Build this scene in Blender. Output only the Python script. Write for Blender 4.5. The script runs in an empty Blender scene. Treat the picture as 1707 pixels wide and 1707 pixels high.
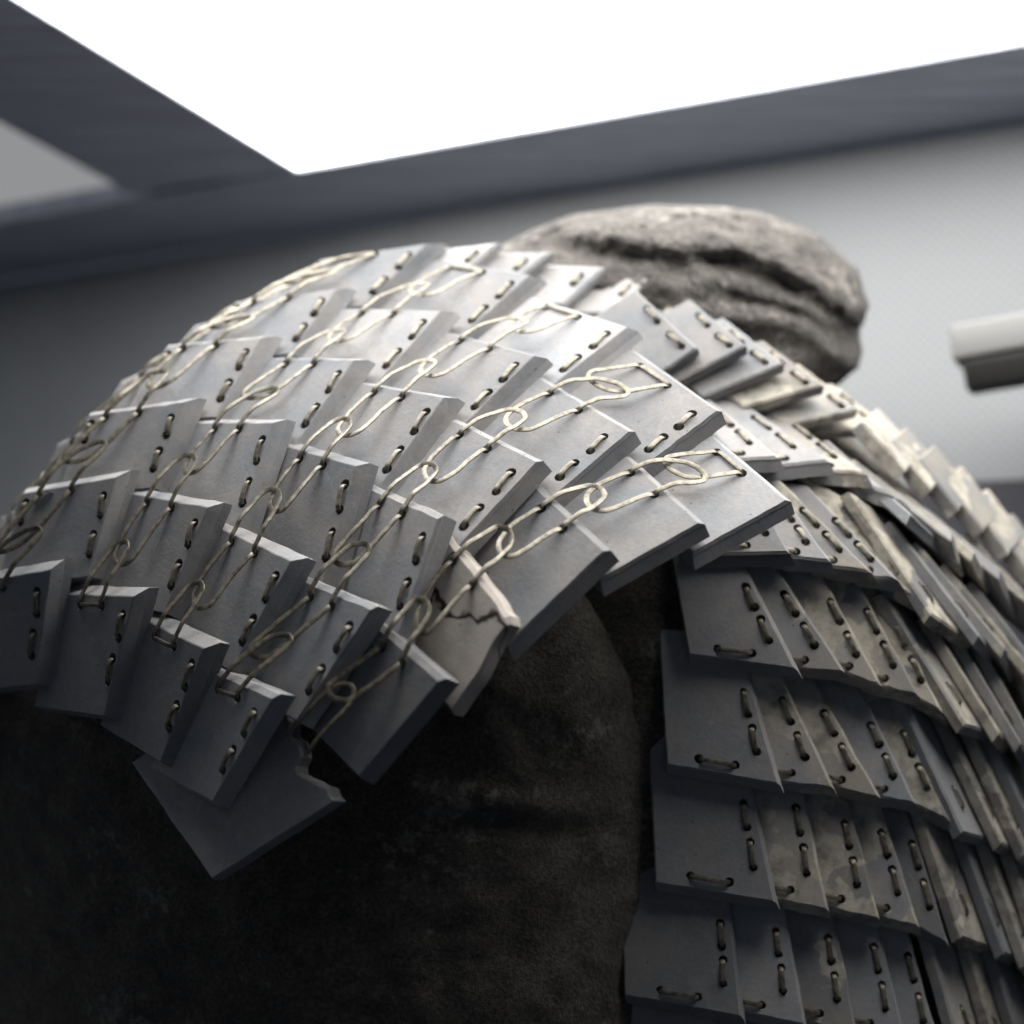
import bpy, bmesh, math, random
from mathutils import Vector, Matrix, noise
random.seed(7)
sc = bpy.context.scene
COL = sc.collection
R = math.radians

# ------------------------------------------------------------------ camera
HFOV, PITCH, CAMZ = R(46), R(6), 1.30
FPX = 853.5 / math.tan(HFOV / 2)          # focal length in photo pixels
D0 = 0.62                                 # metres to the nearest plates
K = D0 / FPX                              # metres for one photo pixel at D0
cam_d = bpy.data.cameras.new('camera')
cam = bpy.data.objects.new('camera', cam_d)
COL.objects.link(cam)
cam.location = (0, 0, CAMZ)
cam.rotation_euler = (R(90) + PITCH, 0, 0)
cam_d.sensor_width = 36
cam_d.angle = HFOV
cam_d.clip_start = 0.01
cam_d.clip_end = 50
cam_d.dof.use_dof = True
cam_d.dof.focus_distance = D0 + 130 * K
cam_d.dof.aperture_fstop = 2.4
sc.camera = cam
CAMM = Matrix.Translation((0, 0, CAMZ)) @ Matrix.Rotation(R(90) + PITCH, 4, 'X')

# ------------------------------------------------------------------ world, exposure
w = bpy.data.worlds.new('World'); sc.world = w; w.use_nodes = True
w.node_tree.nodes['Background'].inputs[0].default_value = (0.66, 0.78, 1.0, 1)
w.node_tree.nodes['Background'].inputs[1].default_value = 0.058
sc.view_settings.view_transform = 'Standard'
sc.view_settings.look = 'None'
sc.view_settings.exposure = 0.0
sc.view_settings.gamma = 1.0
sc.cycles.max_bounces = 6
sc.cycles.use_denoising = True

PANEL_STRENGTH = 9.5
CEIL = CAMZ + 0.47                        # height of the case ceiling
ld = bpy.data.lights.new('added_key_light', 'AREA'); ld.shape = 'RECTANGLE'; ld.size = 0.22; ld.size_y = 0.20  # added area light, out of frame, for the shading on the guard
ld.energy = 0.8; ld.color = (0.97, 0.985, 1.0)
added_key = bpy.data.objects.new('added_key_light', ld); COL.objects.link(added_key)
added_key.location = (-0.23, 0.67, CEIL - 0.015); added_key.rotation_euler = (0, R(-12), 0)

def at(x, y, d=0.0):
    """point of the place seen at photo pixel (x, y), d pixel-units behind the nearest plates (camera axes)"""
    z = D0 + d * K
    return Vector(((x - 853.5) / FPX * z, (853.5 - y) / FPX * z, -z))
def wat(x, y, d): return CAMM @ at(x, y, d)
def on_plane(x, y, height):
    v = (CAMM.to_3x3() @ Vector(((x - 853.5) / FPX, (853.5 - y) / FPX, -1)))
    return Vector((0, 0, CAMZ)) + v * ((height - CAMZ) / v.z)

# ------------------------------------------------------------------ materials
def new_mat(name):
    m = bpy.data.materials.new(name); m.use_nodes = True
    nt = m.node_tree; b = nt.nodes['Principled BSDF']
    return m, nt, b
def nd(nt, t, **kw):
    n = nt.nodes.new(t)
    for k, v in kw.items():
        if k in n.inputs: n.inputs[k].default_value = v
        else: setattr(n, k, v)
    return n
def ramp(nt, fac, stops):
    r = nt.nodes.new('ShaderNodeValToRGB')
    el = r.color_ramp.elements
    while len(el) < len(stops): el.new(0.5)
    for e, (p, c) in zip(el, stops):
        e.position = p; e.color = (*c, 1) if len(c) == 3 else c
    nt.links.new(fac, r.inputs[0]); return r
def mix(nt, fac, a, b, mode='MIX'):
    m = nt.nodes.new('ShaderNodeMix'); m.data_type = 'RGBA'; m.blend_type = mode
    for s, v in ((0, fac), (6, a), (7, b)):
        if hasattr(v, 'links'): nt.links.new(v, m.inputs[s])
        elif isinstance(v, (int, float)): m.inputs[s].default_value = v
        else: m.inputs[s].default_value = (*v, 1)
    return m.outputs[2]
def obj_coords(nt, spread=3.0):
    tc = nt.nodes.new('ShaderNodeTexCoord'); oi = nt.nodes.new('ShaderNodeObjectInfo')
    ml = nd(nt, 'ShaderNodeMath', operation='MULTIPLY'); ml.inputs[1].default_value = spread
    nt.links.new(oi.outputs['Random'], ml.inputs[0])
    va = nd(nt, 'ShaderNodeVectorMath', operation='ADD')
    nt.links.new(tc.outputs['Object'], va.inputs[0]); nt.links.new(ml.outputs[0], va.inputs[1])
    return va.outputs[0], oi.outputs['Random']

def stone(name, cool, warm, patch=None, patch_amt=0.0, cracks=False):
    m, nt, b = new_mat(name)
    co, rnd = obj_coords(nt)
    n1 = nd(nt, 'ShaderNodeTexNoise', Scale=28.0, Detail=4.0, Roughness=0.6)
    n2 = nd(nt, 'ShaderNodeTexNoise', Scale=420.0, Detail=3.0, Roughness=0.7)
    n3 = nd(nt, 'ShaderNodeTexNoise', Scale=110.0, Detail=6.0, Roughness=0.65)
    for n in (n1, n2, n3): nt.links.new(co, n.inputs['Vector'])
    r1 = ramp(nt, n1.outputs[0], [(0.36, cool), (0.64, warm)])
    r2 = ramp(nt, n2.outputs[0], [(0.3, (0.93,) * 3), (0.7, (1.05,) * 3)])
    c = mix(nt, 1.0, r1.outputs[0], r2.outputs[0], 'MULTIPLY')
    r3 = ramp(nt, n3.outputs[0], [(0.3, (0.72, 0.70, 0.68)), (0.5, (1, 1, 1))])
    c = mix(nt, 0.3, c, r3.outputs[0], 'MULTIPLY')
    mr = nd(nt, 'ShaderNodeMapRange'); mr.inputs[3].default_value = 0.74; mr.inputs[4].default_value = 1.16
    nt.links.new(rnd, mr.inputs[0])
    hs = nd(nt, 'ShaderNodeHueSaturation'); nt.links.new(mr.outputs[0], hs.inputs['Value']); nt.links.new(c, hs.inputs['Color'])
    c = hs.outputs[0]
    vn = nd(nt, 'ShaderNodeTexNoise', Scale=17.0, Detail=5.0, Roughness=0.55, Distortion=0.6); nt.links.new(co, vn.inputs['Vector'])
    vr = ramp(nt, vn.outputs[0], [(0.488, (0, 0, 0)), (0.5, (1, 1, 1)), (0.512, (0, 0, 0))])
    vf = nd(nt, 'ShaderNodeMath', operation='MULTIPLY'); vf.inputs[1].default_value = 0.16; nt.links.new(vr.outputs[0], vf.inputs[0])
    c = mix(nt, vf.outputs[0], c, (0.46, 0.45, 0.43))
    mp = nd(nt, 'ShaderNodeMapping'); mp.inputs['Scale'].default_value = (900, 28, 60); mp.inputs['Rotation'].default_value = (0, 0, 0.5)
    nt.links.new(co, mp.inputs['Vector'])
    sn = nd(nt, 'ShaderNodeTexNoise', Scale=1.0, Detail=2.0); nt.links.new(mp.outputs[0], sn.inputs['Vector'])
    sr = ramp(nt, sn.outputs[0], [(0.27, (0.72,) * 3), (0.33, (1,) * 3), (0.7, (1,) * 3), (0.76, (1.2,) * 3)])
    c = mix(nt, 0.3, c, sr.outputs[0], 'MULTIPLY')
    dn = nd(nt, 'ShaderNodeTexNoise', Scale=9.0, Detail=6.0, Roughness=0.7); nt.links.new(co, dn.inputs['Vector'])
    dr_ = ramp(nt, dn.outputs[0], [(0.33, (0.70, 0.68, 0.64)), (0.5, (1, 1, 1))])
    c = mix(nt, 0.3, c, dr_.outputs[0], 'MULTIPLY')
    # small dark pits
    pv = nd(nt, 'ShaderNodeTexVoronoi', Scale=95.0); nt.links.new(co, pv.inputs['Vector'])
    pr = ramp(nt, pv.outputs[0], [(0.035, (0.25,) * 3), (0.07, (1,) * 3)])
    c = mix(nt, 0.8, c, pr.outputs[0], 'MULTIPLY')
    hgt = n2.outputs[0]
    if patch is not None:
        np_ = nd(nt, 'ShaderNodeTexNoise', Scale=24.0, Detail=3.5, Roughness=0.55)
        nt.links.new(co, np_.inputs['Vector'])
        e = 0.56 - 0.2 * patch_amt
        pm = ramp(nt, np_.outputs[0], [(e, (0, 0, 0)), (e + 0.012, (1, 1, 1))])
        n5 = nd(nt, 'ShaderNodeTexNoise', Scale=70.0, Detail=6.0, Roughness=0.7); nt.links.new(co, n5.inputs['Vector'])
        r5 = ramp(nt, n5.outputs[0], [(0.35, tuple(v * 0.5 for v in patch)), (0.55, patch), (0.8, tuple(min(1, v * 1.2) for v in patch))])
        c = mix(nt, pm.outputs[0], c, r5.outputs[0])
    if cracks:
        vo = nd(nt, 'ShaderNodeTexVoronoi', feature='DISTANCE_TO_EDGE', Scale=17.0)
        wv = nd(nt, 'ShaderNodeVectorMath', operation='ADD')
        nn = nd(nt, 'ShaderNodeTexNoise', Scale=60.0); nt.links.new(co, nn.inputs['Vector'])
        sc_ = nd(nt, 'ShaderNodeVectorMath', operation='SCALE'); sc_.inputs['Scale'].default_value = 0.012
        nt.links.new(nn.outputs['Color'], sc_.inputs[0]); nt.links.new(co, wv.inputs[0]); nt.links.new(sc_.outputs[0], wv.inputs[1])
        nt.links.new(wv.outputs[0], vo.inputs['Vector'])
        cr = ramp(nt, vo.outputs[0], [(0.006, (0.05,) * 3), (0.014, (1,) * 3)])
        c = mix(nt, 1.0, c, cr.outputs[0], 'MULTIPLY')
    nt.links.new(c, b.inputs['Base Color'])
    b.inputs['Roughness'].default_value = 0.85
    b.inputs['Specular IOR Level'].default_value = 0.16
    bp = nd(nt, 'ShaderNodeBump', Strength=0.35, Distance=0.0006)
    ad = nd(nt, 'ShaderNodeMath', operation='ADD'); nt.links.new(n3.outputs[0], ad.inputs[0]); nt.links.new(hgt, ad.inputs[1])
    nt.links.new(ad.outputs[0], bp.inputs['Height']); nt.links.new(bp.outputs[0], b.inputs['Normal'])
    return m
M_STONE = stone('grey_stone', (0.262, 0.272, 0.29), (0.325, 0.312, 0.308))
M_PALE = stone('cracked_pale_stone', (0.50, 0.46, 0.42), (0.62, 0.56, 0.51), cracks=True)
M_BODY = stone('body_stone', (0.27, 0.275, 0.285), (0.36, 0.335, 0.30), patch=(0.45, 0.42, 0.365), patch_amt=0.1)
M_BODYW = stone('body_stone_worn', (0.27, 0.275, 0.29), (0.38, 0.345, 0.30), patch=(0.47, 0.435, 0.37), patch_amt=0.55)

M_WIRE, nt, b = new_mat('bronze_wire')
co, rnd = obj_coords(nt)
n = nd(nt, 'ShaderNodeTexNoise', Scale=300.0, Detail=4.0); nt.links.new(co, n.inputs['Vector'])
r_ = ramp(nt, n.outputs[0], [(0.3, (0.055, 0.048, 0.037)), (0.5, (0.155, 0.138, 0.103)), (0.75, (0.25, 0.225, 0.172))])
nt.links.new(r_.outputs[0], b.inputs['Base Color'])
b.inputs['Metallic'].default_value = 0.35; b.inputs['Roughness'].default_value = 0.42

def cloth(name, dark, light, speck, bump, fuzz=400.0):
    m, nt, b = new_mat(name)
    tc = nt.nodes.new('ShaderNodeTexCoord')
    a = nd(nt, 'ShaderNodeTexNoise', Scale=45.0, Detail=7.0, Roughness=0.7)
    f = nd(nt, 'ShaderNodeTexNoise', Scale=fuzz, Detail=4.0, Roughness=0.75)
    s = nd(nt, 'ShaderNodeTexNoise', Scale=130.0, Detail=5.0, Roughness=0.6)
    s2 = nd(nt, 'ShaderNodeTexNoise', Scale=14.0, Detail=2.0)
    for n in (a, f, s, s2): nt.links.new(tc.outputs['Object'], n.inputs['Vector'])
    r1 = ramp(nt, a.outputs[0], [(0.32, dark), (0.7, light)])
    r2 = ramp(nt, f.outputs[0], [(0.3, (0.4,) * 3), (0.72, (1.7,) * 3)])
    c = mix(nt, 1.0, r1.outputs[0], r2.outputs[0], 'MULTIPLY')
    mu = nd(nt, 'ShaderNodeMath', operation='MULTIPLY'); nt.links.new(s.outputs[0], mu.inputs[0]); nt.links.new(s2.outputs[0], mu.inputs[1])
    r3 = ramp(nt, mu.outputs[0], [(0.325, (0, 0, 0)), (0.40, (0.5, 0.5, 0.5))])
    c = mix(nt, r3.outputs[0], c, speck)
    nt.links.new(c, b.inputs['Base Color'])
    b.inputs['Roughness'].default_value = 0.95; b.inputs['Specular IOR Level'].default_value = 0.1
    b.inputs['Sheen Weight'].default_value = 0.15
    ad = nd(nt, 'ShaderNodeMath', operation='ADD'); nt.links.new(a.outputs[0], ad.inputs[0]); nt.links.new(f.outputs[0], ad.inputs[1])
    bp = nd(nt, 'ShaderNodeBump', Strength=bump, Distance=0.004)
    nt.links.new(ad.outputs[0], bp.inputs['Height']); nt.links.new(bp.outputs[0], b.inputs['Normal'])
    return m
M_DARK = cloth('dark_felt', (0.045, 0.041, 0.036), (0.125, 0.112, 0.095), (0.30, 0.28, 0.25), 0.7)
M_NECK = cloth('brown_felt', (0.034, 0.031, 0.029), (0.145, 0.133, 0.122), (0.36, 0.33, 0.30), 0.9, 280.0)

def plain(name, col, rough=0.5, noise_scale=None, amt=0.2):
    m, nt, b = new_mat(name)
    b.inputs['Roughness'].default_value = rough
    if noise_scale:
        tc = nt.nodes.new('ShaderNodeTexCoord')
        n = nd(nt, 'ShaderNodeTexNoise', Scale=noise_scale, Detail=6.0, Roughness=0.65)
        nt.links.new(tc.outputs['Object'], n.inputs['Vector'])
        r_ = ramp(nt, n.outputs[0], [(0.3, tuple(v * (1 - amt) for v in col)), (0.7, tuple(v * (1 + amt) for v in col))])
        nt.links.new(r_.outputs[0], b.inputs['Base Color'])
    else: b.inputs['Base Color'].default_value = (*col, 1)
    return m
M_BEAM = plain('dark_frame_paint', (0.46, 0.48, 0.58), 0.5, 14, 0.3)
nt = M_BEAM.node_tree
tn = [n for n in nt.nodes if n.type == 'TEX_NOISE'][0]; tcn = [n for n in nt.nodes if n.type == 'TEX_COORD'][0]
mp = nd(nt, 'ShaderNodeMapping'); mp.inputs['Scale'].default_value = (0.6, 9.0, 1.0); mp.inputs['Rotation'].default_value = (0, 0, 0.3)
nt.links.new(tcn.outputs['Object'], mp.inputs['Vector']); nt.links.new(mp.outputs[0], tn.inputs['Vector'])
M_WALLD = plain('dark_wall_paint', (0.27, 0.285, 0.305), 0.7, 5, 0.1)
M_LOW = plain('dark_skirting_paint', (0.045, 0.045, 0.055), 0.6)
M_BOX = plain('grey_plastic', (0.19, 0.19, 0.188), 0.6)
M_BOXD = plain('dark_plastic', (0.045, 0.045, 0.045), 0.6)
# perforated light panel material: fine rows of dimples
M_WALLL, nt, b = new_mat('perforated_grey_panel')
tc = nt.nodes.new('ShaderNodeTexCoord')
vo = nd(nt, 'ShaderNodeTexVoronoi', Scale=150.0, Randomness=0.0)
mp = nd(nt, 'ShaderNodeMapping'); mp.inputs['Rotation'].default_value = (0, R(45), 0); mp.inputs['Location'].default_value = (0, 0.0021, 0)
nt.links.new(tc.outputs['Object'], mp.inputs['Vector']); nt.links.new(mp.outputs[0], vo.inputs['Vector'])
r_ = ramp(nt, vo.outputs[0], [(0.22, (0.20, 0.207, 0.218)), (0.34, (0.28, 0.29, 0.305))])
nt.links.new(r_.outputs[0], b.inputs['Base Color']); b.inputs['Roughness'].default_value = 0.6
M_LIGHT = bpy.data.materials.new('light_panel'); M_LIGHT.use_nodes = True
nt = M_LIGHT.node_tree; nt.nodes.clear()
em = nt.nodes.new('ShaderNodeEmission'); ou = nt.nodes.new('ShaderNodeOutputMaterial')
em.inputs[0].default_value = (1.0, 0.98, 0.94, 1); em.inputs[1].default_value = PANEL_STRENGTH
nt.links.new(em.outputs[0], ou.inputs[0])

M_CEIL_GLOW = bpy.data.materials.new('self_lit_ceiling'); M_CEIL_GLOW.use_nodes = True  # grey ceiling piece, no lamp: its brightness is put in as a faint glow
nt = M_CEIL_GLOW.node_tree; nt.nodes.clear()
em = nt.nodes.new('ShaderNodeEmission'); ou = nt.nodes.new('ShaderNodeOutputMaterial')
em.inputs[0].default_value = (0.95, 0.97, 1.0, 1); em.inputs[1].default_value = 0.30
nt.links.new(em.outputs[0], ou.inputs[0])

# ------------------------------------------------------------------ helpers
def link(name, me, mat, parent=None, mw=None):
    o = bpy.data.objects.new(name, me); COL.objects.link(o)
    if mat is not None and not me.materials: me.materials.append(mat)
    if parent is not None: o.parent = parent; o.matrix_parent_inverse = Matrix.Identity(4)
    if mw is not None: set_world(o, mw)
    return o
WORLD = {}
def set_world(o, mw):
    WORLD[o.name] = mw.copy()
    o.matrix_basis = (WORLD[o.parent.name].inverted() @ mw) if o.parent is not None else mw
def tag(o, label=None, cat=None, kind=None, group=None):
    for k, v in (('label', label), ('category', cat), ('kind', kind), ('group', group)):
        if v: o[k] = v
    return o
def empty(name, loc):
    o = bpy.data.objects.new(name, None); COL.objects.link(o); o.empty_display_size = 0.05
    set_world(o, Matrix.Translation(loc)); return o
def mesh_from(verts, faces, name='m', smooth=None):
    me = bpy.data.meshes.new(name); me.from_pydata([tuple(v) for v in verts], [], faces); me.validate()
    bm = bmesh.new(); bm.from_mesh(me); bmesh.ops.recalc_face_normals(bm, faces=bm.faces); bm.to_mesh(me); bm.free()
    if smooth is not None:
        me.polygons.foreach_set('use_smooth', [True] * len(me.polygons))
        if smooth < 180: me.set_sharp_from_angle(angle=R(smooth))
    return me
def prism(poly, z0, z1):
    n = len(poly)
    v = [(p[0], p[1], z0) for p in poly] + [(p[0], p[1], z1) for p in poly]
    f = [list(range(n))[::-1], list(range(n, 2 * n))] + [[i, (i + 1) % n, n + (i + 1) % n, n + i] for i in range(n)]
    return v, f
def structure(name, verts, faces, mat):
    c = sum((Vector(v) for v in verts), Vector()) / len(verts)
    me = mesh_from([Vector(v) - c for v in verts], faces)
    o = link(name, me, mat, None, Matrix.Translation(c)); o['kind'] = 'structure'; return o

# ------------------------------------------------------------------ the case around the armour: ceiling, light, walls
def P(x, y): return on_plane(x, y, CEIL).to_2d()
p_c = P(495, 285); p_r = P(1707, 75); p_l = P(20, 0)
du = (p_r - p_c).normalized(); dv = (p_l - p_c).normalized()
q_r = P(1707, 200); q_l = P(0, 465)
dq = (q_r - q_l).normalized()
s_a = P(215, 322); s_b = P(0, 205); ds = (s_b - s_a).normalized()
PW, PL = 0.95, 0.54
lp = [p_c, p_c + du * PW, p_c + du * PW + dv * PL, p_c + dv * PL]
v, f = prism(lp, CEIL + 0.003, CEIL + 0.03)
c = sum((Vector(x) for x in v), Vector()) / len(v)
o = link('light_panel', mesh_from([Vector(x) - c for x in v], f), M_LIGHT, None, Matrix.Translation(c))
tag(o, 'large glowing white light panel set in the dark ceiling frame above the armour', 'light panel')
# far bar, left bar
far = [p_c - du * 2.2, p_c + du * 1.6, q_r + dq * 1.2, q_l - dq * 1.6]
v, f = prism(far, CEIL, CEIL + 0.06); structure('ceiling_frame', v, f, M_BEAM)
left = [p_c + dv * 0.0005, p_c + dv * 1.6, s_a + ds * 1.6, s_a + ds * 0.0005]
v, f = prism(left, CEIL + 0.0008, CEIL + 0.06); structure('ceiling_frame', v, f, M_BEAM)
right = [p_c + du * (PW + .001), p_c + du * (PW + 0.15), p_c + du * (PW + 0.15) + dv * 1.6, p_c + du * (PW + .001) + dv * 1.6]
v, f = prism(right, CEIL + 0.001, CEIL + 0.06); structure('ceiling_frame', v, f, M_BEAM)
near = [p_c + dv * (PL + .001), p_c + du * PW + dv * (PL + .001), p_c + du * PW + dv * (PL + .15), p_c + dv * (PL + .15)]
v, f = prism(near, CEIL + 0.001, CEIL + 0.06); structure('ceiling_frame', v, f, M_BEAM)
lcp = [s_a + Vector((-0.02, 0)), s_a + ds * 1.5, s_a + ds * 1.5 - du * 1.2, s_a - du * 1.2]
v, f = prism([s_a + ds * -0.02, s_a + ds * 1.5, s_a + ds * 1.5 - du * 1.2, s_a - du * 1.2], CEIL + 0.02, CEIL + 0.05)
structure('ceiling', v, f, M_CEIL_GLOW)  # left ceiling piece, lit only by the emission in its material
# back wall below the far bar: dark on the left, pale perforated panel on the right
qn = Vector((-dq.y, dq.x))
if qn.y < 0: qn = -qn
mid = P(690, 365) + (q_l - q_r) * 0.0
mid = q_l + dq * ((mid - q_l).dot(dq))
def wall(name, a, b_, z0, z1, mat, off=0.0, th=0.04):
    L = (b_ - a).length
    v, f = prism([Vector((0, off)), Vector((L, off)), Vector((L, off + th)), Vector((0, off + th))], z0, z1)
    mw = Matrix(((dq.x, qn.x, 0, a.x), (dq.y, qn.y, 0, a.y), (0, 0, 1, 0), (0, 0, 0, 1)))
    o = link(name, mesh_from(v, f), mat, None, mw); o['kind'] = 'structure'; return o
zb = 0.0
zr = wat(1690, 800, 0)   # only used for the direction of the lower edge of the pale panel
vr = (CAMM.to_3x3() @ Vector(((1690 - 853.5) / FPX, (853.5 - 800) / FPX, -1)))
tt = (q_r.x + 0) / vr.x if abs(vr.x) > 1e-6 else 1
z_low = CAMZ + vr.z * (q_r.length / Vector((vr.x, vr.y)).length)
wall('back_wall', q_l - dq * 1.4, mid, zb, CEIL - 0.006, M_WALLD, 0.0)
wall('back_wall', mid + dq * 0.002, q_r + dq * 1.2, z_low, CEIL - 0.006, M_WALLL, -0.002)
wall('back_wall', mid + dq * 0.002, q_r + dq * 1.2, zb, z_low - 0.002, M_LOW, -0.012)
# floor plinth far below, out of frame
v, f = prism([Vector((-1.6, -0.2)), Vector((1.8, -0.2)), Vector((1.8, 2.4)), Vector((-1.6, 2.4))], -0.04, 0.0)
structure('plinth_floor', v, f, M_LOW)

# grey box fixture at the right edge, in front of the pale panel
def fixture():
    d = 1150
    prof = [(548, 0), (503 + 60, -150)]
    root = empty('wall_fixture', wat(1700, 590, d))
    # a bar running to the right and towards the viewer; section: pale upper housing, dark lower tray
    a0, a1 = wat(1592, 592, d), wat(1990, 520, d - 260)
    ax = (a1 - a0).normalized(); up = Vector((0, 0, 1)); up = (up - ax * up.dot(ax)).normalized(); sd = ax.cross(up)
    if sd.y > 0: sd = -sd
    L = (a1 - a0).length; s = K * (D0 + d * K) / D0
    def bar(name, sec, mat, x0):
        bm = bmesh.new()
        vs = []
        for xx in (x0, L):
            vs.append([bm.verts.new(ax * xx + sd * p[0] * s + up * p[1] * s) for p in sec])
        n = len(sec)
        bm.faces.new(vs[0]); bm.faces.new(vs[1][::-1])
        for i in range(n): bm.faces.new((vs[0][i], vs[0][(i + 1) % n], vs[1][(i + 1) % n], vs[1][i]))
        bmesh.ops.recalc_face_normals(bm, faces=bm.faces)
        bmesh.ops.bevel(bm, geom=list(bm.edges), offset=7 * s, segments=3, profile=0.5, affect='EDGES')
        me = bpy.data.meshes.new(name); bm.to_mesh(me); bm.free()
        me.polygons.foreach_set('use_smooth', [True] * len(me.polygons)); me.set_sharp_from_angle(angle=R(50))
        return link(name, me, mat, root, Matrix.Translation(a0))
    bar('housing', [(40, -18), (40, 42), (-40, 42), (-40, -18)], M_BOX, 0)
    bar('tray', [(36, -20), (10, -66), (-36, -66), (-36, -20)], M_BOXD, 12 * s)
    tag(root, 'blurred pale grey box with a dark underside jutting in from the right edge', 'light fixture')
fixture()

# ------------------------------------------------------------------ plates
PLATES = []      # queued for the hole cutting
def inset_poly(pts, offs):
    """offset every edge of a CCW polygon inwards by its own amount"""
    n = len(pts); out = []
    for i in range(n):
        a, b_, c_ = pts[i - 1], pts[i], pts[(i + 1) % n]
        d1 = (b_ - a).normalized(); d2 = (c_ - b_).normalized()
        n1 = Vector((-d1.y, d1.x)); n2 = Vector((-d2.y, d2.x))
        o1, o2 = offs[i - 1], offs[i]
        det = d1.x * d2.y - d1.y * d2.x
        if abs(det) < 0.15:
            out.append(b_ + (n1 + n2).normalized() * (o1 + o2) / 2); continue
        p1 = a + n1 * o1; p2 = b_ + n2 * o2
        t = ((p2.x - p1.x) * d2.y - (p2.y - p1.y) * d2.x) / det
        out.append(p1 + d1 * t)
    return out
def slab(poly, offs, t, ch, rough, sub=10, seed=0, flare=None):
    """plate mesh: top at z=0, underside at -t; offs = chamfer width per edge, ch = chamfer depth"""
    area = sum(poly[i].x * poly[(i + 1) % len(poly)].y - poly[(i + 1) % len(poly)].x * poly[i].y for i in range(len(poly)))
    if area < 0:
        poly = poly[::-1]; offs = [offs[(len(offs) - 2 - i) % len(offs)] for i in range(len(offs))]
        if flare: flare = [flare[(len(flare) - 2 - i) % len(flare)] for i in range(len(flare))]
    flare = flare or [0] * len(poly)
    rings = [(-t, 2 * K, 0, 1), (-t + 2.5 * K, 0, 0, 1), (-ch - 1 * K, 0, 0, 0), (-ch + 1.2 * K, 0, 0.06, 0), (-1.0 * K, 0, 0.92, 0), (0, 0, 1.06, 0)]
    verts, faces = [], []
    cnt = None
    for ri, (z, flat, cf, fl) in enumerate(rings):
        pts = inset_poly(poly, [flat + cf * o - fl * g for o, g in zip(offs, flare)])
        ring = []
        n = len(pts)
        for i in range(n):
            a, b_ = pts[i], pts[(i + 1) % n]
            A, B = poly[i], poly[(i + 1) % n]
            ln = (B - A).length
            k = max(1, min(sub, int(ln / (14 * K))))
            for s in range(k):
                p = a.lerp(b_, s / k); q = A.lerp(B, s / k)
                nv = noise.noise(Vector((q.x * 140, q.y * 140, seed * 3.7))) + 0.6 * noise.noise(Vector((q.x * 420, q.y * 420, seed * 1.3)))
                dr = Vector((B.y - A.y, A.x - B.x)).normalized()
                p = p + dr * nv * rough * (0.4 if s == 0 else 1)
                zz = z + (noise.noise(Vector((q.x * 90, q.y * 90, seed + 9))) * 1.2 * K if ri in (2, 3) else 0)
                ring.append(Vector((p.x, p.y, zz)))
        cnt = len(ring); verts += ring
    faces.append(list(range(cnt))[::-1])
    for r_i in range(len(rings) - 1):
        for i in range(cnt):
            j = (i + 1) % cnt
            faces.append([r_i * cnt + i, r_i * cnt + j, (r_i + 1) * cnt + j, (r_i + 1) * cnt + i])
    faces.append([(len(rings) - 1) * cnt + i for i in range(cnt)])
    return verts, faces
def cutter(holes, r, t):
    verts, faces = [], []
    for (x, y) in holes:
        b0 = len(verts); n = 10
        rr = r * random.uniform(0.92, 1.15)
        for z in (-t - 3 * K, 3 * K):
            for i in range(n):
                a = 2 * math.pi * i / n
                verts.append((x + rr * math.cos(a), y + rr * math.sin(a), z))
        faces += [[b0 + i for i in range(n)][::-1], [b0 + n + i for i in range(n)]]
        faces += [[b0 + i, b0 + (i + 1) % n, b0 + n + (i + 1) % n, b0 + n + i] for i in range(n)]
    return verts, faces

class Plate: pass
def plate(parent, o, U, V, flip, mat, u1=1.2, v1=1.25, t=24, ch=9, offs=(12, 4, 4, 22), holes=(), hr=8.0, rough=0.9, poly=None, label=None, a=0.0, bb=0.0, seed=0, flare=None):
    """o proud corner, U and V (camera-space vectors of one pitch); holes in (u, v) pitch units. Returns frame helpers."""
    N = U.cross(V).normalized()
    if flip: N = -N
    U = U - N * a * K; V = V - N * bb * K
    N = U.cross(V).normalized()
    if flip: N = -N
    X = U.normalized(); Y = N.cross(X)
    mw = CAMM @ Matrix(((X.x, Y.x, N.x, o.x), (X.y, Y.y, N.y, o.y), (X.z, Y.z, N.z, o.z), (0, 0, 0, 1)))
    U2 = Vector((U.dot(X), U.dot(Y))); V2 = Vector((V.dot(X), V.dot(Y)))
    def uv(u, v): return U2 * u + V2 * v
    if poly is None: poly = [(0, 0), (u1, 0), (u1, v1), (0, v1)]
    pl = [uv(*q) for q in poly]
    if len(offs) != len(pl): offs = [offs[0]] * len(pl)
    vs, fs = slab(pl, [x * K for x in offs], t * K, ch * K, rough * K, seed=seed, flare=[x * K for x in flare] if flare and len(flare) == len(pl) else None)
    me = mesh_from(vs, fs, 'plate')
    ob = link('plate', me, mat, parent, mw)
    if label: ob['label'] = label
    pr = Plate(); pr.o, pr.N, pr.uv, pr.mw, pr.ob, pr.t, pr.U, pr.V = ob, N, uv, mw, ob, t * K, U, V
    def pt(u, v, h=0.0):      # camera-space point on the face
        q = uv(u, v); return o + X * q.x + Y * q.y + N * h * K
    pr.pt = pt
    if holes:
        cv, cf = cutter([uv(*h) for h in holes], hr * K, t * K)
        PLATES.append((ob, mesh_from(cv, cf, 'cut')))
    else: PLATES.append((ob, None))
    return pr

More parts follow.
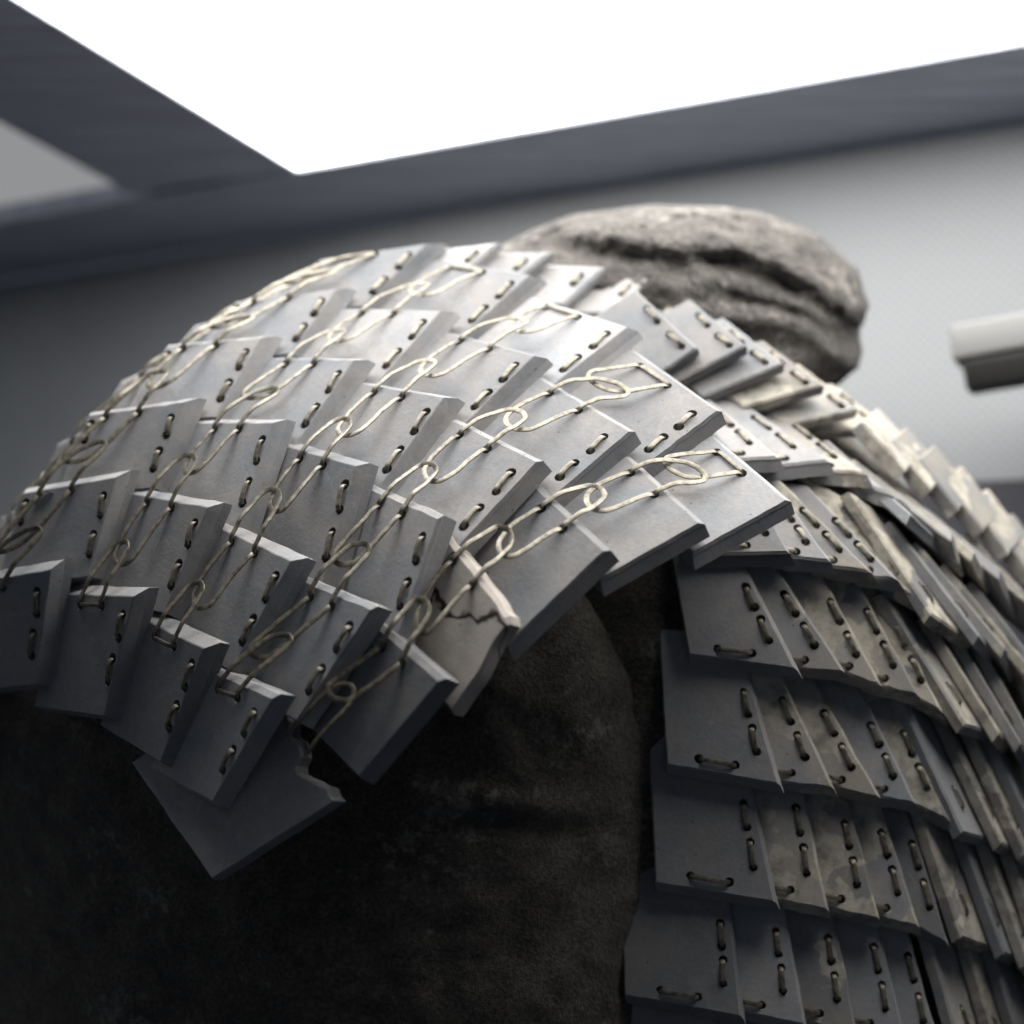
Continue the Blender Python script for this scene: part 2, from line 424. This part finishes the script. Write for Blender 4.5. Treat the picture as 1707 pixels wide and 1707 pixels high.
def ribbon(name, pts, normals, wd, th, parent):
    """flat bronze wire swept along camera-space points"""
    n = len(pts); c0 = sum(pts, Vector()) / n
    sec = []
    for i in range(8):
        a = 2 * math.pi * (i + 0.5) / 8; c, s = math.cos(a), math.sin(a)
        sec.append((math.copysign(abs(c) ** 0.35, c) * wd / 2, math.copysign(abs(s) ** 0.35, s) * th / 2))
    verts, faces = [], []
    for i in range(n):
        T = (pts[min(i + 1, n - 1)] - pts[max(i - 1, 0)]).normalized()
        Nn = normals[i]
        S = T.cross(Nn)
        if S.length < 1e-4: S = T.orthogonal()
        S.normalize(); B = S.cross(T)
        for (x, y) in sec: verts.append(pts[i] - c0 + S * x + B * y)
    for i in range(n - 1):
        for k in range(8):
            faces.append([i * 8 + k, i * 8 + (k + 1) % 8, i * 8 + 8 + (k + 1) % 8, i * 8 + 8 + k])
    faces += [list(range(8))[::-1], [(n - 1) * 8 + k for k in range(8)]]
    me = mesh_from(verts, faces, name, smooth=38)
    return link(name, me, M_WIRE, parent, CAMM @ Matrix.Translation(c0))
def smooth_path(cp, m=4):
    out = []
    for i in range(len(cp) - 1):
        p0 = cp[max(i - 1, 0)]; p1 = cp[i]; p2 = cp[i + 1]; p3 = cp[min(i + 2, len(cp) - 1)]
        for s in range(m):
            t = s / m
            out.append(0.5 * ((2 * p1) + (p2 - p0) * t + (2 * p0 - 5 * p1 + 4 * p2 - p3) * t * t + (3 * p1 - p0 - 3 * p2 + p3) * t ** 3))
    out.append(cp[-1]); return out
def staple(pr, h1, h2, wd=9.5, th=3.4, lift=4.5):
    dp = pr.t / K * 0.75
    l = lift * random.uniform(0.8, 1.25)
    e = 0.10
    j = lambda: random.uniform(-0.008, 0.008)
    a = (h1[0] + j(), h1[1] + j()); b_ = (h2[0] + j(), h2[1] + j())
    f = lambda s: (a[0] + (b_[0] - a[0]) * s, a[1] + (b_[1] - a[1]) * s)
    cp = [pr.pt(*f(0.0), -dp), pr.pt(*f(0.0), -3), pr.pt(*f(e), l * 0.8), pr.pt(*f(0.35), l * 1.05), pr.pt(*f(0.65), l), pr.pt(*f(1 - e), l * 0.8), pr.pt(*f(1), -3), pr.pt(*f(1), -dp)]
    pts = smooth_path(cp, 3)
    # the flat side stays tangent to the sweep: side vector constant
    S = (pr.pt(*h2) - pr.pt(*h1)).cross(pr.N).normalized()
    nr = []
    for i in range(len(pts)):
        T = (pts[min(i + 1, len(pts) - 1)] - pts[max(i - 1, 0)]).normalized()
        nr.append(S.cross(T))
    return ribbon('staple', pts, nr, wd * K, th * K, pr.ob)
def wire_loop(pr, ha, hb, target, frac, heights, shift, roll, wd=9.6, th=2.8):
    """a long U of flat wire from two holes of a plate towards target (camera-space), reaching frac of the way"""
    A, B = pr.pt(*ha), pr.pt(*hb)
    M0 = (A + B) / 2; W = target - M0; L = W.length * frac; W.normalize()
    S = (B - A) / 2; hw = S.length; S.normalize()
    N = pr.N
    dp = pr.t / K * 0.7
    def q(s, w_, h): return M0 + S * s + W * w_ + N * h * K
    h0, h1, h2 = heights
    def H(x): return h0 + (h1 - h0) * min(1, x / 0.4) if x < 0.4 else h1 + (h2 - h1) * (x - 0.4) / 0.6
    cp = [q(-hw, 0, -dp), q(-hw, 0, -2)]
    for x in (0.07, 0.22, 0.42, 0.6):
        cp.append(q(-hw * (1 - 0.04 * x) + shift * hw * x * x, L * x, H(x) + roll * -1 * x))
    r0 = hw * random.uniform(0.86, 0.98); base = max(0.55 * L, L - r0)
    for k in range(1, 8):
        an = math.pi * k / 8
        x = (base + (L - base) * math.sin(an)) / L
        cp.append(q(-r0 * math.cos(an) + shift * hw * x * x, L * x, H(x) + roll * -math.cos(an)))
    for x in (0.6, 0.42, 0.22, 0.07):
        cp.append(q(hw * (1 - 0.04 * x) + shift * hw * x * x, L * x, H(x) + roll * x))
    cp += [q(hw, 0, -2), q(hw, 0, -dp)]
    for i_ in range(3, len(cp) - 3):
        cp[i_] += Vector((random.uniform(-1, 1), random.uniform(-1, 1), random.uniform(-.6, .6))) * 0.55 * K
    pts = smooth_path(cp, 3)
    return ribbon('wire_loop', pts, [N] * len(pts), wd * K, th * K, pr.ob)

# ------------------------------------------------------------------ shoulder guard
C = [
 [(1330,840),(1185,878),(1025,922),(855,1030),(748,1137),(590,1272),(440,1420)],
 [(1215,690),(1070,722),(915,770),(745,860),(635,1012),(470,1160),(310,1330)],
 [(1075,545),(920,590),(768,655),(615,768),(510,930),(360,1075),(225,1265)],
 [(912,455),(765,510),(617,590),(478,692),(370,835),(243,980),(128,1190)],
 [(748,393),(592,470),(465,550),(335,655),(220,778),(108,932),(10,1150)],
 [(532,425),(390,495),(276,567),(144,682),(34,811),(-85,965),(-170,1180)],
 [(470,470),(320,540),(197,634),(92,738),(0,860),(-110,1010),(-190,1220)],
]
FI = [-70, -35, 0, 38, 80, 140, 270]
GJ = [60, 25, 5, 0, 5, 20, 40]
def gd(x, y, i, j): return (0.00098 if y < 1080 else 0.0006) * (y - 1080) ** 2 + FI[i] * (0.7 + 0.3 * j) + GJ[j]
G = [[at(*C[i][j], gd(*C[i][j], i, j)) for j in range(7)] for i in range(7)]
guard = empty('shoulder_guard', wat(560, 1330, 160))
tag(guard, 'shoulder guard of grey stone plates laced with bronze wire loops, hanging over the dark arm', 'armour')
T = 33
AA, BB = T * 1.0, T * 1.35
HU = (0.50, 0.79); HV = 0.145
GP = {}
for i in range(5):
    for j in range(6):
        o = G[i][j]
        U = G[i + 1][j] - o; V = G[i][j + 1] - o
        V0 = V
        V = V - U * (0.10 if i == 0 else 0.20)
        sv = 0.0 if i == 4 else (0.20 if j == 5 else 0.13)
        U = U + V0 * sv
        a = 0.0 if i == 4 else AA + BB * sv
        u1 = 1.0 if i == 4 else 1.1
        v1 = 1.0 if j == 5 else 1.12
        mat, label, poly, offs = M_STONE, None, None, (16, 4, 4, 14)
        flare = (0, 0, 6, 10)
        if i <= 1: offs, flare = (10, 4, 4, 4), (0, 0, 4, 11)
        if i == 4: offs = (15, 12, 4, 14)
        if j == 5: offs = (offs[0], offs[1], 8, offs[3])
        rough = random.choice((0.9, 1.1, 1.4, 1.8, 2.4))
        holes = [(HU[0], HV), (HU[1], HV)]
        st = [((0.185, 0.26), (0.165, 0.47)), ((0.175, 0.66), (0.165, 0.87))]
        if j == 5: st = [((0.20, 0.22), (0.18, 0.40)), ((0.19, 0.55), (0.18, 0.73))]
        if i == 4: st += [((0.90, 0.20), (0.90, 0.40))]
        else: st = [((p_[0], p_[1] - 0.02), (q_[0], q_[1] - 0.02)) for p_, q_ in st]
        if i == 0: st = []
        if (i, j) == (0, 3):
            mat, label, rough = M_PALE, 'pale cracked stone plate with chipped corner, at the guard lower edge', 2.2
            poly = [(0.0, 0.07), (0.05, 0.015), (0.12, 0.03), (0.2, 0.0), (1.2, 0), (1.2, 1.2), (0.03, 1.2), (0.0, 0.7), (0.025, 0.35)]
            offs = [8, 8, 6, 8, 4, 4, 6, 5, 5]
        if (i, j) == (0, 5):
            o = at(560, 1335, -50); U = at(410, 1170, 30) - o; V = at(335, 1470, -10) - o
            label = 'lowest guard plate, broken off along its upper edge'
            poly = [(0.0, 0.0), (0.05, 0.005), (0.12, -0.015), (0.17, 0.02), (0.23, 0.035), (0.29, 0.07), (0.34, 0.085), (0.39, 0.06), (0.43, 0.0), (0.49, -0.03), (0.56, -0.05), (0.63, -0.03), (0.72, -0.09), (0.85, -0.12), (1.2, -0.1), (1.2, 1.0), (0, 1.0)]
            offs = [3] * len(poly); rough = 2.0; holes = []; v1 = 1.0
        if poly is None: poly = [(flare[3] / 165, 0), (u1, 0), (u1, v1), (flare[3] / 165, v1)]
        flat = [h for s in st for h in s]
        p = plate(guard, o, U, V, False, mat, u1=u1, v1=v1, t=T, ch=18 if i > 1 else 8, offs=offs, flare=flare, holes=holes + flat, hr=9.2, rough=rough, poly=poly, label=label, a=a, bb=BB if (i, j) != (0, 5) else T, seed=i * 10 + j)
        GP[i, j] = p
        for h1, h2 in st: staple(p, h1, h2)
for j in range(6):      # far row, folding away behind the crest, under the crest plates
    o = G[6][j]; U = G[5][j] - o; V = G[6][j + 1] - o
    V = V - U * 0.1
    st = [((0.25, 0.25), (0.25, 0.5))]
    p = plate(guard, o, U, V, True, M_STONE, u1=1.25, v1=1.1, t=T, offs=(10, 4, 4, 16), holes=[h for s in st for h in s] + [(0.5, HV), (0.75, HV)], a=AA, bb=BB, seed=90 + j)
    GP[5, j] = p
    staple(p, *st[0])
def hmid(p, i): 
    hu = HU if i < 5 else (0.5, 0.75)
    return (p.pt(hu[0], HV) + p.pt(hu[1], HV)) / 2
for i in range(6):
    hu = HU if i < 5 else (0.5, 0.75)
    ha, hb = (hu[0], HV), (hu[1], HV)
    for j in range(6):
        p = GP[i, j]
        if (i, j) == (0, 5): continue
        if j < 5:
            q = GP[i, j + 1] if (i, j + 1) != (0, 5) else None
            tgt = hmid(q, i) if q else hmid(p, i) + (G[0][5] - G[0][4])
            sg = random.choice((-1, 1)); sh = random.uniform(0.38, 0.62)
            rl = random.uniform(2.5, 4.0)
            f1 = random.uniform(0.57, 0.64); f2 = random.uniform(0.58, 0.65)
            wire_loop(p, ha, hb, tgt, f1, (4, 8, 9), sg * sh, rl * sg)
            if q: wire_loop(q, ha, hb, hmid(p, i), f2, (6, 19, 11), -sg * sh, rl * sg)
            elif (i, j) == (0, 4):
                # the loop of the broken plate still hangs from its neighbour's loop
                B0 = tgt; W = hmid(p, i) - B0; S = (p.pt(*hb) - p.pt(*ha)) / 2
                cp = [B0 - S * 1.0 + W * x + p.N * h * K for x, h in ((-0.12, -20), (0.05, -6), (0.25, 3), (0.40, 7))]
                cp += [B0 - S * math.cos(math.pi * q_ / 6) + W * (0.40 + 0.2 * math.sin(math.pi * q_ / 6)) + p.N * 9 * K for q_ in range(1, 6)]
                cp += [B0 + S * 1.0 + W * x + p.N * h * K for x, h in ((0.40, 7), (0.25, 3), (0.05, -6), (-0.15, -20))]
                pp = smooth_path(cp, 4)
                ribbon('wire_loop', pp, [p.N] * len(pp), 8 * K, 3 * K, p.ob)
        if j == 0 or j == 5: staple(p, ha, hb, wd=7.5, th=4)

# ------------------------------------------------------------------ torso armour
RY = [(540, 185), (600, 240), (650, 290), (700, 345), (750, 400), (800, 455), (900, 550), (1000, 615), (1200, 690), (1700, 760), (2100, 790)]
def interp(tab, y):
    if y <= tab[0][0]: return tab[0][1]
    for (a, b_), (c_, d_) in zip(tab, tab[1:]):
        if y <= c_: return b_ + (d_ - b_) * (y - a) / (c_ - a)
    return tab[-1][1]
def bd(x, y):
    s = max(-0.99, min(0.985, (x - 1150) / interp(RY, y)))
    return 205 + 480 * (1 - math.sqrt(1 - s * s)) + (0.0021 * (950 - y) ** 2 if y < 950 else 0)
def bat(x, y, extra=0): return at(x, y, bd(x, y) + extra)
torso = empty('torso_armour', wat(1350, 1720, 420))
tag(torso, 'torso armour of overlapping grey and cream stone plates in rows, below the brown neck', 'armour')
TB = 27
# left side: (top right, bottom right) per plate, from the armhole inwards
ROWS = {
 1: [((1160,650),(1225,752)), ((1217,656),(1300,762)), ((1278,660),(1384,768)), ((1345,677),(1448,790)), ((1402,720),(1490,826))],
 2: [((1270,800),(1318,922)), ((1331,822),(1387,936)), ((1363,827),(1456,955)), ((1416,844),(1500,968)), ((1473,869),(1543,1005))],
 3: [((1263,965),(1330,1118)), ((1331,976),(1411,1122)), ((1409,990),(1472,1145)), ((1473,1004),(1535,1162)), ((1520,1030),(1574,1190))],
 4: [((1262,1142),(1301,1310)), ((1330,1155),(1392,1316)), ((1400,1180),(1470,1333)), ((1480,1200),(1530,1342)), ((1536,1215),(1587,1372))],
 5: [((1264,1329),(1295,1507)), ((1356,1337),(1383,1520)), ((1440,1365),(1468,1535)), ((1500,1380),(1535,1548)), ((1550,1400),(1585,1580))],
 6: [((1225,1535),(1238,1698)), ((1325,1550),(1345,1712)), ((1412,1560),(1432,1728)), ((1490,1575),(1515,1745)), ((1545,1590),(1575,1770))],
 7: [((1200,1720),(1215,1890)), ((1300,1735),(1320,1900)), ((1395,1750),(1410,1920)), ((1480,1765),(1500,1940)), ((1540,1790),(1565,1960))],
}
BLEFT = {1: (1110,752), 2: (1150,912), 3: (1160,1100), 4: (1120,1288), 5: (1100,1490), 6: (1045,1682), 7: (1020,1870)}
RIGHT = {   # (top left, bottom left): beyond the centre the overlap runs the other way
 1: [((1456,765),(1532,868)), ((1502,785),(1590,888)), ((1544,812),(1626,920)), ((1590,845),(1670,950)), ((1640,890),(1715,990)), ((1690,930),(1760,1040))],
 2: [((1500,890),(1568,1034)), ((1560,925),(1634,1060)), ((1605,955),(1678,1080)), ((1650,990),(1715,1108)), ((1695,1020),(1755,1140))],
 3: [((1550,1065),(1618,1212)), ((1612,1090),(1668,1222)), ((1655,1110),(1705,1240)), ((1695,1130),(1740,1262))],
 4: [((1565,1235),(1616,1392)), ((1620,1248),(1672,1406)), ((1665,1265),(1712,1424)), ((1705,1285),(1750,1440))],
 5: [((1585,1410),(1616,1568)), ((1636,1420),(1676,1590)), ((1680,1438),(1716,1606)), ((1720,1450),(1755,1630))],
 6: [((1590,1600),(1618,1770)), ((1645,1612),(1675,1785)), ((1690,1630),(1720,1800))],
}
BP = {}
SPEC = {(3, 3): M_BODYW, (3, 4): M_BODYW, (3, 2): M_BODYW, (4, 1): M_BODYW, (4, 2): M_BODYW, (4, 4): M_BODYW, (5, 1): M_BODYW, (5, 2): M_BODYW, (5, 3): M_BODYW, (2, 4): M_BODYW}
for r, cols in ROWS.items():
    for m, (tr, br) in enumerate(cols):
        o = bat(*br)
        prev = BLEFT[r] if m == 0 else cols[m - 1][1]
        U = bat(*prev) - o
        V = bat(*tr) - o
        if m == 0:
            u1, a, um = 1.0, TB * 1.02 * 2, 0.5
        else:
            u1, a, um = 1.3, TB * 1.02, 1.0
        st = [((0.26 * um, 0.30), (0.22 * um, 0.53)), ((0.22 * um, 0.66), (0.2 * um, 0.88))]
        if m == 0: st.append(((0.36, 0.13), (0.68, 0.13)))
        elif m < 4: st.append(((0.62, 0.12), (1.12, 0.12)))
        mat = SPEC.get((r, m), M_BODY if m > 0 and (r * 7 + m * 3) % 4 == 0 else M_STONE)
        rough = 1.0 + 0.5 * m if mat is not M_BODYW else 2.6
        lab = None
        if (r, m) == (4, 1): lab = 'cream patched stone plate with a chipped grey lower edge'
        tl = {1: 0.75, 2: 0.60, 3: 0.60, 4: 0.73, 5: 0.80, 6: 0.93, 7: 0.95}[r]
        p = plate(torso, o, U, V, True, mat, poly=[(0, 0), (1, 0), (tl, 1.42), (0, 1.42)] if m == 0 else None, u1=u1, v1=1.42, t=TB, ch=5, offs=(5, 3, 3, 5), flare=(15, 0, 0, 3), holes=[h for s in st for h in s], hr=8.0, rough=rough, a=a, bb=TB * 1.6, seed=200 + r * 10 + m, label=lab)
        BP[r, m] = p
        for s in st: staple(p, *s, wd=8.5)
for r, cols in RIGHT.items():
    for m, (tl, bl) in enumerate(cols):
        o = bat(*bl)
        nxt = cols[m + 1][1] if m + 1 < len(cols) else (2 * bl[0] - cols[m - 1][1][0], 2 * bl[1] - cols[m - 1][1][1])
        U = bat(*nxt) - o
        V = bat(*tl) - o
        if U.length < 60 * K: U = U.normalized() * 60 * K
        st = [((0.28, 0.28), (0.26, 0.5))]
        p = plate(torso, o, U, V, False, (M_BODY, M_BODYW, M_STONE)[(r * 2 + m) % 3], u1=1.25, v1=1.5, t=TB * 0.9, ch=5, offs=(5, 3, 3, 5), flare=(7, 0, 0, 2), holes=[h for s in st for h in s], hr=7.0, rough=2.4, a=TB * 1.2, bb=TB * 1.35, poly=[(-0.3, 0), (1.25, 0), (1.25, 1.5), (-0.3, 1.5)] if m == 0 else None, seed=400 + r * 10 + m)
        for s in st: staple(p, *s, wd=7.5)
# the yoke between guard and neck: corner, U end, V end (photo positions and depths)
YOKE = [
 ((833,402,585), (735,400,590), (770,455,550), (3,)),
 ((922,418,585), (800,405,595), (855,470,540), (3,)),
 ((1010,443,590), (905,425,595), (950,498,540), (3,)),
 ((1087,461,600), (990,447,605), (1030,512,545), (3,)),
 ((1162,503,605), (1070,470,610), (1095,550,550), (3,)),
]
for k, (c0, cu, cv, _) in enumerate(YOKE):
    o = at(*c0); U = at(*cu) - o; V = at(*cv) - o
    st = [((0.22, 0.3), (0.2, 0.55))]
    p = plate(torso, o, U, V, False, M_STONE, u1=1.2, v1=1.15, t=TB, ch=6, offs=(8, 4, 4, 6), holes=[h for s in st for h in s], a=TB, bb=4, seed=600 + k)
    staple(p, *st[0])
YOKE2 = [
 ((1163,580,430), (1085,622,415), (1075,492,502)),
 ((1245,576,448), (1150,613,422), (1165,505,522)),
 ((1307,606,460), (1205,636,430), (1222,535,530)),
 ((1374,642,475), (1275,656,440), (1290,572,540)),
 ((1432,682,515), (1345,690,465), (1352,612,560)),
 ((1486,712,570), (1400,705,520), (1408,645,600)),
]
for k, (c0, cu, cv) in enumerate(YOKE2):
    o = at(*c0); U = at(*cu) - o; V = at(*cv) - o
    st = [((0.16, 0.62), (0.12, 0.86)), ((0.18, 0.14), (0.18, 0.38))]
    p = plate(torso, o, U, V, True, M_STONE if k < 3 else M_BODY, u1=1.3, v1=1.2, t=TB * 1.15, ch=4, offs=(4, 4, 4, 4), holes=[h for s in st for h in s], a=TB * 0.9, bb=10, rough=1.2 + 0.4 * k, seed=620 + k)
    for s in st: staple(p, *s, wd=8.5, lift=6)

EDGE = [(1500,765,1442,698), (1543,796,1490,730), (1588,830,1537,760), (1630,864,1582,796), (1672,902,1626,834), (1712,942,1668,876)]
EDGE = [((bx + 12, by + 20, 450 + 24 * k), (tx, ty, 480 + 24 * k), (bx + 32, by - 2, 540 + 24 * k)) for k, (bx, by, tx, ty) in enumerate(EDGE)]
for k, (c0, cv, cu) in enumerate(EDGE):
    o = at(*c0); U = at(*cu) - o; V = at(*cv) - o
    plate(torso, o, U, V, False, M_BODY, u1=1.4, v1=1.0, t=TB * 1.2, ch=5, offs=(4, 4, 4, 4), rough=2.2, a=4, bb=8, seed=640 + k)

# ------------------------------------------------------------------ cut the lacing holes (one pass)
jobs = []
for ob, cm in PLATES:
    if cm is None: continue
    tmp = bpy.data.objects.new('tmp', ob.data); cut = bpy.data.objects.new('cut', cm)
    COL.objects.link(tmp); COL.objects.link(cut)
    md = tmp.modifiers.new('b', 'BOOLEAN'); md.operation = 'DIFFERENCE'; md.object = cut; md.solver = 'EXACT'
    jobs.append((ob, tmp, cut))
dg = bpy.context.evaluated_depsgraph_get(); dg.update()
for ob, tmp, cut in jobs:
    me = bpy.data.meshes.new_from_object(tmp.evaluated_get(dg))
    if len(me.polygons) > 20: ob.data = me
for ob, tmp, cut in jobs:
    bpy.data.objects.remove(tmp); bpy.data.objects.remove(cut)
for ob, _ in PLATES:
    me = ob.data; me.name = 'plate'
    me.polygons.foreach_set('use_smooth', [True] * len(me.polygons)); me.set_sharp_from_angle(angle=R(19))

# ------------------------------------------------------------------ mannequin under the armour
man = empty('mannequin', wat(900, 1750, 620))
tag(man, 'dark felt-covered mannequin, its brown creased neck stump rising behind the plates', 'mannequin')
def loft(name, rings, mat, disp=None):
    n = len(rings[0]); verts = [p for r_ in rings for p in r_]; faces = []
    for a in range(len(rings) - 1):
        for i in range(n):
            faces.append([a * n + i, a * n + (i + 1) % n, (a + 1) * n + (i + 1) % n, (a + 1) * n + i])
    faces += [list(range(n))[::-1], [(len(rings) - 1) * n + i for i in range(n)]]
    c0 = sum(verts, Vector()) / len(verts)
    me = mesh_from([v_ - c0 for v_ in verts], faces, name, smooth=180)
    return link(name, me, mat, man, CAMM @ Matrix.Translation(c0))
def lump(p, s, a): return noise.fractal(Vector(p) * s, 0.9, 2.1, 4) * a
rings = []
for k in range(110):       # arm: a domed shoulder running down out of the frame
    if k < 50:
        th = math.pi / 2 * (1 - (k + 0.4) / 50); cy = 1270 - 700 * math.sin(th); rs = math.cos(th)
    else:
        cy = 1270 + (k - 49) * 13; rs = 1.0
    ring = []
    for i in range(200):
        f = 2 * math.pi * i / 200
        wl = 600 * rs if math.sin(f) > 0 else 690 * rs ** 0.75
        x = 650 + wl * math.sin(f); d = 690 - 540 * rs * math.cos(f) + (0.0004 * (1270 - cy) ** 2 if cy < 1270 else 0)
        y = cy
        # sagging folds of felt across the upper arm
        fold = 16 * math.exp(-((y - 1335 - 0.05 * (x - 800)) / 26) ** 2) * math.exp(-((x - 800) / 170) ** 2) - 13 * math.exp(-((y - 1378 - 0.05 * (x - 800)) / 18) ** 2) * math.exp(-((x - 800) / 170) ** 2)
        d -= fold + lump((x, y, d), 0.010, 12) + lump((x, y, d), 0.05, 5)
        ring.append(at(x, y, d))
    rings.append(ring)
loft('arm', rings, M_DARK)
rings = []
for k in range(36):       # torso
    y = 560 + k * 42
    rr = interp(RY, y) - 105
    dc = 205 + 480 + (0.0021 * (950 - y) ** 2 if y < 950 else 0)
    rings.append([at(1150 + rr * math.sin(2 * math.pi * i / 64), y, dc - (480 - 95) * math.cos(2 * math.pi * i / 64) + lump((i * 9, y, 3), 0.01, 5)) for i in range(64)])
loft('torso', rings, M_DARK)
NK = [(344,1095,1185),(347,1050,1220),(352,1000,1262),(362,945,1298),(376,900,1330),(395,858,1366),(420,822,1398),(450,800,1424),(480,790,1440),(510,786,1447),(535,786,1442),(552,788,1432),(566,790,1432),(590,792,1438),(612,800,1428),(635,812,1405),(660,826,1378),(700,845,1345),(760,860,1320)]
def nkat(y):
    for (a, l, r_), (b_, l2, r2) in zip(NK, NK[1:]):
        if y <= b_:
            t = (y - a) / (b_ - a); return l + (l2 - l) * t, r_ + (r2 - r_) * t
    return NK[-1][1:]
def crease(x, tab):
    return interp(tab, x)
CR1 = [(800,402),(930,410),(1040,432),(1130,436),(1230,446),(1300,470),(1370,510),(1432,556),(1460,570)]
CR2 = [(1150,500),(1200,492),(1290,512),(1345,530),(1400,565),(1440,600)]
rings = []
NR = 70
for k in range(NR):
    y = 344 + (760 - 344) * (k / (NR - 1)) ** 1.35
    l, r_ = nkat(y); cx, hw = (l + r_) / 2, (r_ - l) / 2
    ring = []
    for i in range(180):
        f = 2 * math.pi * i / 180
        x = cx + hw * math.sin(f); c = math.cos(f)
        dd = 270 * (hw / 330) ** 0.8
        front = max(0.0, c)
        g = 0
        e1 = y - crease(x, CR1) + 13 * noise.noise(Vector((x * 0.02, 3, 1))) + 5 * noise.noise(Vector((x * 0.08, 7, 1)))
        am = 0.62 + 0.8 * noise.noise(Vector((x * 0.011, 11, 4)))
        g += am * -40 * math.exp(-(e1 / 20) ** 2) + 22 * math.exp(-((e1 + 34) / 22) ** 2)
        e2 = y - crease(x, CR2); wx = max(0, min(1, (x - 1140) / 80))
        g += wx * (-28 * math.exp(-(e2 / 14) ** 2) + 14 * math.exp(-((e2 - 28) / 20) ** 2))
        g += 10 * math.exp(-((e1 - 45) / 30) ** 2)
        d = 860 - dd * c - g * (0.25 + 0.75 * front)
        nz = lump((x, y, d), 0.018, 12) + lump((x, y, d), 0.06, 5) + lump((x, y, d), 0.2, 2.5)
        d -= nz * (0.3 + abs(c))
        xx = x + (noise.noise(Vector((y * 0.03, f * 2, 5))) * 7 + noise.noise(Vector((y * 0.12, f * 9, 2))) * 3) * math.sin(f)
        yy = y + noise.noise(Vector((x * 0.012, d * 0.01, 1))) * 5 + noise.noise(Vector((x * 0.06, d * 0.05, 8))) * 2.5
        ring.append(at(xx, yy, d))
    rings.append(ring)
loft('neck', rings, M_NECK)
